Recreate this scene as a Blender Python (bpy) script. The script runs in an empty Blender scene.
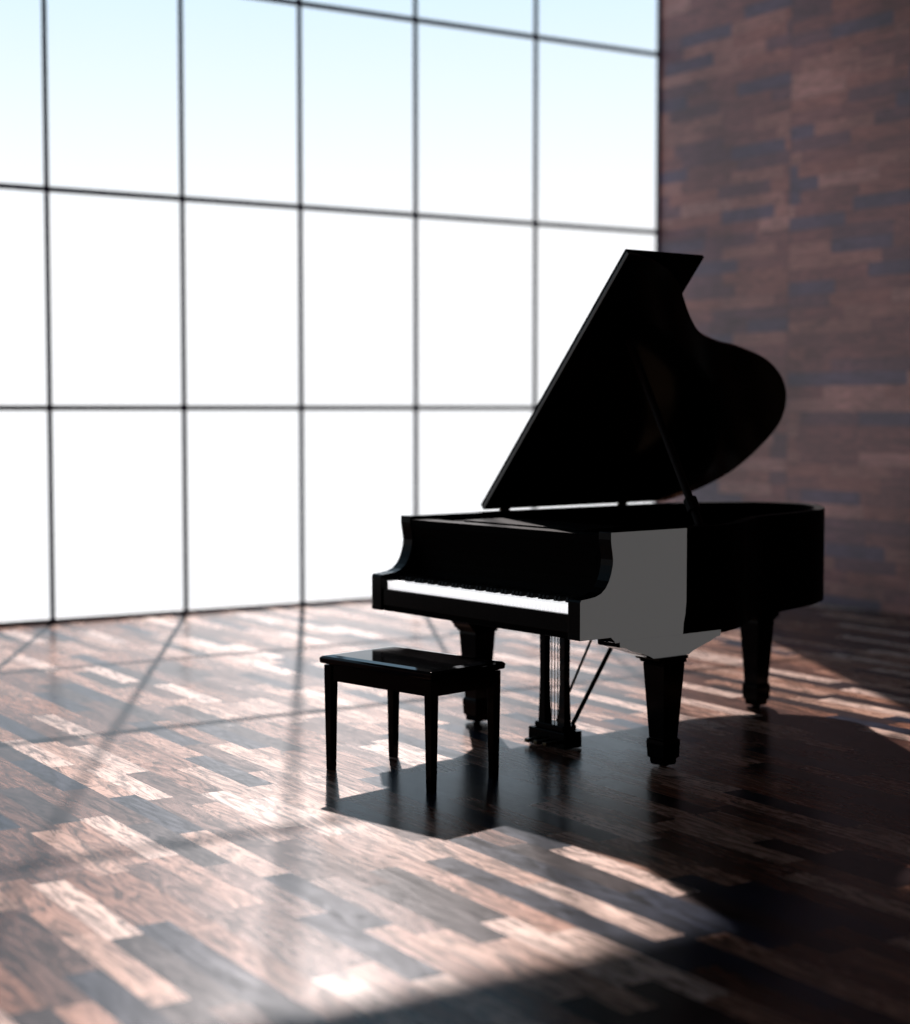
import bpy, bmesh, math
from mathutils import Vector, Matrix
S=bpy.context.scene
COL=S.collection
try:
    S.view_settings.view_transform='Standard'; S.view_settings.look='None'
except Exception as e: print(e)

# ------------------------------------------------------------ materials
def new_mat(name):
    m=bpy.data.materials.new(name); m.use_nodes=True
    nt=m.node_tree; b=nt.nodes['Principled BSDF']
    return m,nt,b
def simple(name,col,rough=0.4,metal=0.0,spec=0.5,noise=0.0,nscale=20,coat=0.0,emit=0.0):
    m,nt,b=new_mat(name)
    b.inputs['Base Color'].default_value=(*col,1); b.inputs['Metallic'].default_value=metal
    b.inputs['Roughness'].default_value=rough; b.inputs['Specular IOR Level'].default_value=spec
    b.inputs['Coat Weight'].default_value=coat
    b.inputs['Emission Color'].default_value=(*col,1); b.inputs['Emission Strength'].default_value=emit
    n=nt.nodes.new('ShaderNodeTexNoise'); n.inputs['Scale'].default_value=nscale; n.inputs['Detail'].default_value=4
    tc=nt.nodes.new('ShaderNodeTexCoord'); nt.links.new(tc.outputs['Object'],n.inputs['Vector'])
    mr=nt.nodes.new('ShaderNodeMapRange'); nt.links.new(n.outputs['Fac'],mr.inputs['Value'])
    mr.inputs['To Min'].default_value=max(0,rough-noise); mr.inputs['To Max'].default_value=rough+noise
    nt.links.new(mr.outputs['Result'],b.inputs['Roughness'])
    return m
PAL_F=[(0.0,(.008,.014,.034)),(.10,(.026,.012,.013)),(.20,(.10,.036,.021)),(.35,(.25,.105,.062)),(.48,(.15,.057,.034)),(.60,(.35,.17,.110)),(.75,(.50,.285,.205)),(.88,(.72,.50,.41))]
PAL_W=[(0.0,(.100,.064,.098)),(.12,(.14,.064,.076)),(.28,(.20,.080,.076)),(.45,(.26,.104,.088)),(.62,(.20,.084,.080)),(.76,(.29,.130,.112)),(.92,(.34,.165,.145))]
def plank_mat(name,la,ca,L,Wd,rough,pal,gain=1.0,spec=.5,glo=.5,ghi=1.35,panel=None,gs=1.0,soft=.0016,bump=.15,big=0.0,seamk=.4):
    m,nt,b=new_mat(name); N=nt.nodes; K=nt.links
    def math_(op,a,bb=None):
        n=N.new('ShaderNodeMath'); n.operation=op
        for i,v in enumerate([a,bb]):
            if v is None: continue
            if isinstance(v,(int,float)): n.inputs[i].default_value=v
            else: K.new(v,n.inputs[i])
        return n.outputs[0]
    tc=N.new('ShaderNodeTexCoord'); sp=N.new('ShaderNodeSeparateXYZ'); K.new(tc.outputs['Object'],sp.inputs[0])
    l=sp.outputs[la]; c=sp.outputs[ca]
    pseam=None
    if panel:
        pv=math_('DIVIDE',math_('SUBTRACT',l,panel[0]),panel[1]); pid=math_('FLOOR',pv); pf=math_('FRACT',pv)
        pe=math_('MULTIPLY',math_('MINIMUM',pf,math_('SUBTRACT',1.0,pf)),panel[1])
        pseam=math_('MINIMUM',math_('DIVIDE',pe,.018),1.0)
        c=math_('ADD',c,math_('MULTIPLY',pid,3.37))
    cw=math_('DIVIDE',c,Wd); row=math_('FLOOR',cw); fr=math_('FRACT',cw)
    wn=N.new('ShaderNodeTexWhiteNoise'); wn.noise_dimensions='1D'; K.new(row,wn.inputs['W'])
    off=math_('MULTIPLY',wn.outputs['Value'],7.31)
    ll=math_('ADD',math_('DIVIDE',l,L),off); colm=math_('FLOOR',ll); fl=math_('FRACT',ll)
    cb=N.new('ShaderNodeCombineXYZ'); K.new(colm,cb.inputs[0]); K.new(row,cb.inputs[1])
    w2=N.new('ShaderNodeTexWhiteNoise'); w2.noise_dimensions='3D'; K.new(cb.outputs[0],w2.inputs['Vector'])
    rp=N.new('ShaderNodeValToRGB'); K.new(w2.outputs['Value'],rp.inputs['Fac'])
    cr=rp.color_ramp; cr.interpolation='CONSTANT'
    while len(cr.elements)<len(pal): cr.elements.new(0.5)
    for e,(p,cc) in zip(cr.elements,pal):
        e.position=p; e.color=(cc[0]*gain,cc[1]*gain,cc[2]*gain,1)
    gv=N.new('ShaderNodeCombineXYZ'); K.new(math_('MULTIPLY',l,2.4*gs),gv.inputs[0]); K.new(math_('MULTIPLY',c,15*gs),gv.inputs[1])
    K.new(math_('MULTIPLY',w2.outputs['Value'],37),gv.inputs[2])
    g=N.new('ShaderNodeTexNoise'); g.inputs['Scale'].default_value=1.0; g.inputs['Detail'].default_value=8; g.inputs['Distortion'].default_value=3.4
    g.inputs['Roughness'].default_value=.65
    K.new(gv.outputs[0],g.inputs['Vector'])
    mr=N.new('ShaderNodeMapRange'); K.new(g.outputs['Fac'],mr.inputs['Value'])
    mr.inputs['From Min'].default_value=.38; mr.inputs['From Max'].default_value=.60; mr.inputs['To Min'].default_value=glo; mr.inputs['To Max'].default_value=ghi
    e1=math_('MINIMUM',fr,math_('SUBTRACT',1.0,fr)); e1=math_('MULTIPLY',e1,Wd)
    e2=math_('MINIMUM',fl,math_('SUBTRACT',1.0,fl)); e2=math_('MULTIPLY',e2,L)
    seam=math_('MINIMUM',math_('DIVIDE',math_('MINIMUM',e1,e2),soft),1.0)
    if pseam is not None: seam=math_('MULTIPLY',seam,pseam)
    sm=math_('MULTIPLY_ADD',seam,1-seamk); sm.node.inputs[2].default_value=seamk
    f=math_('MULTIPLY',mr.outputs['Result'],sm)
    if big:
        bn=N.new('ShaderNodeTexNoise'); bn.inputs['Scale'].default_value=1.1; bn.inputs['Detail'].default_value=3
        K.new(tc.outputs['Object'],bn.inputs['Vector'])
        br=N.new('ShaderNodeMapRange'); K.new(bn.outputs['Fac'],br.inputs['Value'])
        br.inputs['From Min'].default_value=.35; br.inputs['From Max'].default_value=.65; br.inputs['To Min'].default_value=1-big; br.inputs['To Max'].default_value=1+big
        f=math_('MULTIPLY',f,br.outputs['Result'])
    mx=N.new('ShaderNodeVectorMath'); mx.operation='SCALE'; K.new(rp.outputs['Color'],mx.inputs[0]); K.new(f,mx.inputs['Scale'])
    K.new(mx.outputs[0],b.inputs['Base Color'])
    b.inputs['Specular IOR Level'].default_value=spec
    mr2=N.new('ShaderNodeMapRange'); K.new(g.outputs['Fac'],mr2.inputs['Value'])
    mr2.inputs['To Min'].default_value=rough-.08; mr2.inputs['To Max'].default_value=rough+.10
    K.new(math_('ADD',mr2.outputs['Result'],math_('MULTIPLY',w2.outputs['Value'],.05)),b.inputs['Roughness'])
    bp=N.new('ShaderNodeBump'); bp.inputs['Strength'].default_value=bump; bp.inputs['Distance'].default_value=.002
    K.new(g.outputs['Fac'],bp.inputs['Height']); K.new(bp.outputs[0],b.inputs['Normal'])
    return m
M_floor=plank_mat('floor_planks','Y','X',.66,.108,.22,PAL_F,gain=.66,spec=.055,glo=.22,ghi=1.35,bump=.12,big=.15)
M_wall=plank_mat('wall_planks','Y','Z',.62,.100,.45,PAL_W,gain=1.0,spec=.5,glo=.6,ghi=1.25,panel=(9.886,3.2),soft=.006,big=.3,seamk=.75)
M_wall2=plank_mat('wall_planks_x','X','Z',.62,.100,.6,PAL_W,gain=.3,spec=.3)
M_ceil=simple('dark_plaster',(.03,.028,.03),.9,noise=.05)
M_frame=simple('window_steel_glare_tint',(.012,.010,.055),.5,noise=.05)  # dark steel; violet tint paints sky glare onto the bars
M_black=simple('black_lacquer',(.001,.001,.0012),.14,spec=.03,noise=.02)
M_lid=simple('black_lid_lacquer',(.001,.001,.0012),.10,spec=.30,noise=.02)
M_dull=simple('black_dull',(.001,.001,.001),.5,spec=0.005,noise=.05)
M_seat=simple('polished_black_seat',(.001,.001,.0012),.05,spec=.08,noise=.01)
M_satin=simple('black_satin',(.004,.004,.004),.35,spec=.08,noise=.05)
M_prop=simple('dark_grey_prop',(.010,.009,.009),.6,spec=.05,noise=.05)
M_grey_glow=simple('grey_painted_light',(.28,.28,.28),.7,spec=.1,noise=.04,emit=.26)  # grey colour plus glow paints light onto the black treble side
M_key_glow=simple('white_key_glow',(.95,.95,.97),.3,noise=.03,emit=.9)  # white keys; emission stands in for light falling on them
M_ebony=simple('black_key_ebony',(.003,.003,.003),.4,spec=.05,noise=.03)
M_brass=simple('brass',(.06,.045,.025),.4,metal=1,noise=.08)
M_gold=simple('gold_iron_plate',(.05,.03,.015),.5,metal=.7,noise=.08)
M_wood=simple('spruce_soundboard',(.04,.02,.012),.5,noise=.1)

# ------------------------------------------------------------ helpers
def obj(name,bm,mat,parent=None,loc=(0,0,0),rot=(0,0,0),bevel=0,smooth=False,seg=2,label=None):
    bmesh.ops.recalc_face_normals(bm,faces=bm.faces)
    me=bpy.data.meshes.new(name); bm.to_mesh(me); bm.free()
    for mm in (mat if isinstance(mat,(list,tuple)) else [mat]): me.materials.append(mm)
    o=bpy.data.objects.new(name,me); COL.objects.link(o)
    o.location=loc; o.rotation_euler=rot
    if parent: o.parent=parent
    if smooth:
        for p in me.polygons: p.use_smooth=True
    if bevel:
        md=o.modifiers.new('bevel','BEVEL'); md.width=bevel; md.segments=seg; md.limit_method='ANGLE'; md.angle_limit=math.radians(35)
    if label: o['label']=label
    return o
def add_box(bm,x0,x1,y0,y1,z0,z1):
    v=[bm.verts.new(p) for p in [(x0,y0,z0),(x1,y0,z0),(x1,y1,z0),(x0,y1,z0),(x0,y0,z1),(x1,y0,z1),(x1,y1,z1),(x0,y1,z1)]]
    for f in [(0,3,2,1),(4,5,6,7),(0,1,5,4),(1,2,6,5),(2,3,7,6),(3,0,4,7)]: bm.faces.new([v[i] for i in f])
def box(name,b,mat,parent=None,**k):
    bm=bmesh.new(); add_box(bm,*b); return obj(name,bm,mat,parent,**k)
def loft(bm,secs):
    rings=[]
    for (z,wa,wb,ca,cb) in secs:
        rings.append([bm.verts.new((ca+sx*wa/2,cb+sy*wb/2,z)) for sx,sy in [(-1,-1),(1,-1),(1,1),(-1,1)]])
    for r0,r1 in zip(rings,rings[1:]):
        for i in range(4): bm.faces.new([r0[i],r0[(i+1)%4],r1[(i+1)%4],r1[i]])
    bm.faces.new(rings[0]); bm.faces.new(rings[-1][::-1])
def prism(bm,pts,lo,hi,axis):
    def P(p,t):
        return (t,p[0],p[1]) if axis==0 else (p[0],p[1],t)
    A=[bm.verts.new(P(p,lo)) for p in pts]; B=[bm.verts.new(P(p,hi)) for p in pts]
    n=len(pts)
    bm.faces.new(A); bm.faces.new(B[::-1])
    for i in range(n): bm.faces.new([A[i],B[i],B[(i+1)%n],A[(i+1)%n]])
def rod(bm,p,q,r,n=12,r2=None):
    p=Vector(p); q=Vector(q); d=q-p
    m=Matrix.Translation((p+q)/2)@d.to_track_quat('Z','Y').to_matrix().to_4x4()
    bmesh.ops.create_cone(bm,cap_ends=True,segments=n,radius1=r,radius2=r if r2 is None else r2,depth=d.length,matrix=m)
def catmull(pts,k=8):
    out=[]
    n=len(pts)
    for i in range(n-1):
        p0=Vector(pts[max(i-1,0)]);p1=Vector(pts[i]);p2=Vector(pts[i+1]);p3=Vector(pts[min(i+2,n-1)])
        for j in range(k):
            t=j/k
            q=.5*((2*p1)+(-p0+p2)*t+(2*p0-5*p1+4*p2-p3)*t*t+(-p0+3*p1-3*p2+p3)*t**3)
            out.append((q.x,q.y))
    out.append(tuple(pts[-1])); return out
def empty(name,parent=None,loc=(0,0,0),rz=0):
    o=bpy.data.objects.new(name,None); COL.objects.link(o); o.location=loc; o.rotation_euler=(0,0,rz); o.empty_display_size=.2
    if parent: o.parent=parent
    return o
def struct(o): o['kind']='structure'; return o

# ------------------------------------------------------------ room
XL,XR,YB,YW,ZT=-4.0,9.413,-3.0,11.48,6.0
struct(box('floor',(XL-.2,XR+.2,YB-.2,YW+.04,-.1,0),M_floor))
struct(box('ceiling',(XL-.2,XR+.2,YB-.2,YW+.04,ZT+.0,ZT+.2),M_ceil))
struct(box('wall_right',(XR,XR+.2,YB-.2,YW+.02,0,ZT),M_wall))
struct(box('wall_left',(XL-.2,XL,YB-.2,YW+.02,0,ZT),M_wall))
struct(box('wall_back',(XL,XR,YB-.2,YB,0,ZT),M_wall2))
struct(box('shadow_header_1',(XL,XR,YW-.05,YW+.03,5.78,ZT),M_ceil))  # unseen header added to pull in the shadow edge of the window top
bm=bmesh.new()
w=.030
xs=[-3.98,-3.0,-2.0,-1.0,0,1.0,2.0,3.0,4.012,5.015,5.967,6.977,8.12,XR-.012]
for x in xs: add_box(bm,x-w/2,x+w/2,YW-.010,YW+.010,0,5.80)
for i in range(4):
    z=max(i*1.5,.015)
    h=.036
    add_box(bm,XL,XR,YW-.012,YW+.012,z-h/2,z+h/2)
struct(obj('window_1',bm,M_frame))

# ------------------------------------------------------------ grand piano
P=empty('grand_piano',loc=(3.968,6.100,0),rz=math.radians(-83.87))
P['label']='black lacquered grand piano with its lid propped open'; P['category']='piano'
case=empty('case',P)
ZR=1.0; ZB=.54; WA=.7025
ctrl=[(WA,.66),(.680,.87),(.605,1.06),(.505,1.22),(.39,1.44),(.32,1.75),(.235,2.02),(.10,2.24),(-.10,2.40),(-.30,2.42),(-.50,2.325),(-.63,2.13),(-WA+.006,1.88)]
out=[(WA,.607)]+catmull(ctrl,8)+[(-WA,1.80),(-WA,.66),(-WA,.607)]
def normals(path):
    ns=[]
    for i in range(len(path)):
        a=Vector(path[max(i-1,0)]); b=Vector(path[min(i+1,len(path)-1)])
        d=(b-a).normalized(); ns.append(Vector((-d.y,d.x)))
    return ns
ns=normals(out); inn=[tuple(Vector(p)+n*.05) for p,n in zip(out,ns)]
bm=bmesh.new()
R=[[bm.verts.new((p[0],p[1],z)) for p in path] for path,z in ((out,ZB),(out,ZR),(inn,ZR),(inn,ZB))]
for k in range(4):
    A=R[k];B=R[(k+1)%4]
    for i in range(len(A)-1): bm.faces.new([A[i],A[i+1],B[i+1],B[i]])
bm.faces.new([R[k][0] for k in range(4)]); bm.faces.new([R[k][-1] for k in range(4)][::-1])
ro=obj('rim',bm,M_dull,case,smooth=True)
ro.data.set_sharp_from_angle(angle=math.radians(30))
inner=[(p[0]*.999,p[1]) for p in inn]
bm=bmesh.new(); prism(bm,inner,.78,.80,2); obj('soundboard',bm,M_wood,case)
bm=bmesh.new(); prism(bm,[(p[0]*.93,.62+(p[1]-.55)*.95) for p in inn],.82,.85,2); obj('iron_plate',bm,M_gold,case)
bm=bmesh.new()
for i in range(60):
    t=i/59; x0=-.60+1.16*t; y1=2.15-1.25*t**.75
    rod(bm,(x0,.70,.875),(x0*.8-.08,y1,.875),.0012,5)
o=obj('piano_strings',bm,M_brass,case); o['kind']='stuff'
prof=[(0,.575),(0,.728),(.006,.738),(.05,.742),(.085,.747),(.115,.758),(.14,.778),(.158,.805),(.170,.835),(.178,.865),(.180,.89),(.176,.92),(.170,.95),(.168,.97),(.168,ZR),(.607,ZR),(.607,.69),(.602,.64),(.592,.60),(.588,.55),(.20,.55),(.17,.575)]
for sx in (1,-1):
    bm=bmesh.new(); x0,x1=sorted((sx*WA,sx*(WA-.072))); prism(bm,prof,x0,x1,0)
    o=obj('cheek',bm,[M_black,M_grey_glow],case,bevel=.002)
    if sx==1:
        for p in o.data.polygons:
            if p.normal.x>.9: p.material_index=1  # outer face gets the painted-on grey light
        o['label']='curved side arm, outer face painted and glowing grey as if lit'
bx=WA-.072
box('keybed',(-bx,bx,.012,.62,.575,.655),M_dull,case,bevel=.002)
box('key_slip',(-bx,bx,.008,.030,.60,.674),M_black,case,bevel=.002)
fb=[(.192,.69),(.196,.72),(.206,.755),(.208,.80),(.203,.85),(.19,.90),(.178,.93),(.172,.955),(.172,.985),(.26,.985),(.26,.69)]
bm=bmesh.new(); prism(bm,fb,-bx,bx,0); obj('fallboard',bm,M_dull,case)
box('pin_block_cover',(-bx,bx,.26,.62,.93,.955),M_dull,case,bevel=.003)
md=empty('music_desk',P)
box('desk_shelf',(-.60,.60,.27,.60,.955,.972),M_dull,md,bevel=.003)
box('desk_panel',(-.40,.40,.30,.56,.972,.990),M_dull,md,bevel=.004)
# keyboard
kb=empty('keyboard',P)
pitch=1.254/52; KZ=.709; X0=-.627
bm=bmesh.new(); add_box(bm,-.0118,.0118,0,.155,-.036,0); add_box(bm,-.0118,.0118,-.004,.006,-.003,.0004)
wk0=obj('white_key',bm,M_key_glow,kb,loc=(X0+pitch/2,.036,KZ),bevel=.0006)
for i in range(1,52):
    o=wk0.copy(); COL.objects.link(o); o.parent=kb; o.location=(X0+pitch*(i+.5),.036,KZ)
bm=bmesh.new()
v0=[bm.verts.new(p) for p in [(-.0076,0,0),(.0076,0,0),(.0076,.108,0),(-.0076,.108,0),(-.0066,.006,.020),(.0066,.006,.020),(.0066,.108,.020),(-.0066,.108,.020)]]
for f in [(0,3,2,1),(4,5,6,7),(0,1,5,4),(1,2,6,5),(2,3,7,6),(3,0,4,7)]: bm.faces.new([v0[i] for i in f])
first=None
for i in range(51):
    note='ABCDEFG'[i%7]
    if note in 'BE': continue
    loc=(X0+pitch*(i+1),.083,KZ)
    if first is None: first=obj('black_key',bm,M_ebony,kb,loc=loc,bevel=.001)
    else:
        o=first.copy(); COL.objects.link(o); o.parent=kb; o.location=loc
# lid
PHI=math.radians(49.6)
LZ=1.008
lid=empty('lid',P,loc=(-WA,0,LZ)); lid.rotation_euler=(0,-PHI,0)
lc=[(1.525,.668),(1.51,.80),(1.46,.95),(1.38,1.08),(1.28,1.19),(1.185,1.30),(1.11,1.415),(1.06,1.58),(1.03,1.7546),(.943,2.041),(.785,2.2765),(.586,2.407),(.414,2.401),(.217,2.305),(.081,2.127),(0.0,1.92)]
lo=[(0,.668)]+catmull(lc,8)
bm=bmesh.new(); prism(bm,lo,0,.018,2); obj('lid_panel',bm,M_lid,lid,bevel=.002)
box('front_flap',(0,1.525,.672,1.160,.020,.036),M_black,lid,bevel=.002)
for y in (.80,1.60):
    bm=bmesh.new(); rod(bm,(-.004,y-.03,-.005),(-.004,y+.03,-.005),.006); add_box(bm,-.002,.05,y-.03,y+.03,-.006,-.001)
    obj('hinge',bm,M_brass,lid)
# prop
bm=bmesh.new()
pb=Vector((.60,.80,.985)); pt=Vector((-WA+1.06*math.cos(PHI)+.004,.965,LZ+1.06*math.sin(PHI)-.006))
rod(bm,pb,pt,.018,12)
d=(pt-pb).normalized(); rod(bm,pb+d*.09,pb+d*.15,.030,12); rod(bm,pb-Vector((0,.03,0)),pb+Vector((0,.03,0)),.02,12)
obj('lid_prop',bm,M_prop,P)
# legs
def leg(cx,cy,wide,grey=False):
    L=empty('leg',P,loc=(cx,cy,0))
    bm=bmesh.new()
    k=-.0215 if grey else 0
    loft(bm,[(.556,.13,wide,k,0),(.530,.13,wide*.99,k,0),(.529,.13,wide*.92,k,0),(.512,.13,wide*.78,k,0),(.495,.13,wide*.58,k,0),(.480,.13,max(.2,wide*.43),k,0),(.468,.13,max(.18,wide*.35),k,0)])
    o=obj('leg_bracket',bm,[M_black,M_grey_glow],L)
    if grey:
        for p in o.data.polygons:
            if p.normal.x>.3: p.material_index=1  # outward faces get the same painted light as the cheek
        o['label']='flared bracket at the top of the leg, painted glowing grey as if lit'
    bm=bmesh.new()
    loft(bm,[(.468,.140,.175,k*.6,0),(.456,.140,.170,k*.5,0),(.455,.128,.150,k*.3,0),(.442,.134,.140,0,0),(.441,.120,.120,0,0),(.43,.122,.122,0,0),(.12,.084,.084,0,0),(.115,.098,.098,0,0),(.098,.100,.100,0,0),(.040,.094,.094,0,0),(.035,.080,.080,0,0),(.010,.075,.075,0,0)])
    obj('leg_post',bm,M_black,L,bevel=.0015)
    bm=bmesh.new(); rod(bm,(-.016,0,.018),(.016,0,.018),.018,20)
    obj('caster',bm,M_satin,L)
leg(.660,.518,.60,True); leg(-.60,.545,.40); leg(-.06,1.92,.36)
box('leg_beam',(-.20,.08,1.80,2.04,.54,.60),M_black,case,bevel=.003)
for xx in (-.45,.15):
    box('bottom_beam',(xx-.04,xx+.04,.60,1.9 if xx<0 else 1.6,.555,.66),M_satin,case)
# pedal lyre
ly=empty('pedal_lyre',P,loc=(.045,.46,0))
box('lyre_box',(-.12,.12,-.05,.055,.003,.075),M_black,ly,bevel=.004)
box('lyre_plinth',(-.095,.095,-.035,.045,.075,.10),M_black,ly,bevel=.004)
box('lyre_top_block',(-.14,.14,-.06,.07,.545,.58),M_black,ly,bevel=.004)
for x in (-.065,.065):
    bm=bmesh.new(); loft(bm,[(.095,.046,.040,x,0),(.30,.034,.032,x,0),(.50,.038,.034,x,0),(.55,.05,.045,x*1.1,0)])
    obj('lyre_post',bm,M_seat if x>0 else M_black,ly,bevel=.003)
for x in (-.02,0,.02):
    bm=bmesh.new(); rod(bm,(x,.0,.095),(x,.0,.56),.0025,8); obj('pedal_rod',bm,M_brass,ly)
for x in (-.045,.055):
    bm=bmesh.new(); rod(bm,(x,.04,.07),(x*1.6,.36,.56),.010 if x>0 else .006,8); obj('lyre_brace',bm,M_satin,ly)
for x in (-.06,0,.06):
    bm=bmesh.new()
    prism(bm,[(x-.013,-.045),(x-.013,-.085),(x-.02,-.10),(x-.012,-.115),(x+.012,-.115),(x+.02,-.10),(x+.013,-.085),(x+.013,-.045)],.018,.034,2)
    obj('pedal',bm,M_brass,ly,bevel=.002)

# ------------------------------------------------------------ bench
B=empty('piano_bench',loc=(3.588,5.942,0),rz=math.radians(-77.0))
B['label']='black lacquered rectangular piano bench standing before the keyboard'; B['category']='bench'
l,dp=.295,.178
bm=bmesh.new()
loft(bm,[(.442,2*l+.03,2*dp+.03,0,0),(.448,2*l+.065,2*dp+.065,0,0),(.468,2*l+.07,2*dp+.07,0,0),(.476,2*l+.05,2*dp+.05,0,0),(.480,2*l-.01,2*dp-.01,0,0)])
obj('seat',bm,M_seat,B,bevel=.003)
bm=bmesh.new()
add_box(bm,-l,l,-dp-.012,-dp+.012,.375,.445); add_box(bm,-l,l,dp-.012,dp+.012,.375,.445)
add_box(bm,-l-.012,-l+.012,-dp,dp,.375,.445); add_box(bm,l-.012,l+.012,-dp,dp,.375,.445)
obj('apron',bm,M_black,B)
for sx in (-1,1):
    for sy in (-1,1):
        bm=bmesh.new(); loft(bm,[(0,.030,.030,sx*l,sy*dp),(.02,.031,.031,sx*l,sy*dp),(.36,.040,.040,sx*l,sy*dp),(.44,.041,.041,sx*l,sy*dp)])
        obj('leg',bm,M_black,B,bevel=.002)

# ------------------------------------------------------------ light
sun=bpy.data.lights.new('sun','SUN'); sun.energy=9.0; sun.angle=math.radians(.75); sun.color=(1,.91,.88)
so=bpy.data.objects.new('sun',sun); COL.objects.link(so)
ts=Vector((.4678,.8839,.655)); so.rotation_euler=ts.to_track_quat('Z','Y').to_euler(); so.location=(12,25,15)
W=bpy.data.worlds.new('sky'); S.world=W; W.use_nodes=True; nt=W.node_tree; bg=nt.nodes['Background']
tc=nt.nodes.new('ShaderNodeTexCoord'); sp=nt.nodes.new('ShaderNodeSeparateXYZ'); nt.links.new(tc.outputs['Generated'],sp.inputs[0])
rp=nt.nodes.new('ShaderNodeValToRGB'); nt.links.new(sp.outputs['Z'],rp.inputs['Fac'])
cr=rp.color_ramp; cr.elements[0].position=.10; cr.elements[0].color=(.97,.98,1,1); cr.elements[1].position=.32; cr.elements[1].color=(.48,.76,1,1)
nt.links.new(rp.outputs['Color'],bg.inputs['Color']); bg.inputs['Strength'].default_value=1.12

# ------------------------------------------------------------ camera
cam=bpy.data.cameras.new('camera'); co=bpy.data.objects.new('camera',cam); COL.objects.link(co)
co.location=(0,0,1.5); co.rotation_euler=(math.radians(90-3.49),0,math.radians(-32.6))
cam.lens=60; cam.sensor_width=36; cam.dof.use_dof=True; cam.dof.focus_distance=6.8; cam.dof.aperture_fstop=1.0
S.camera=co
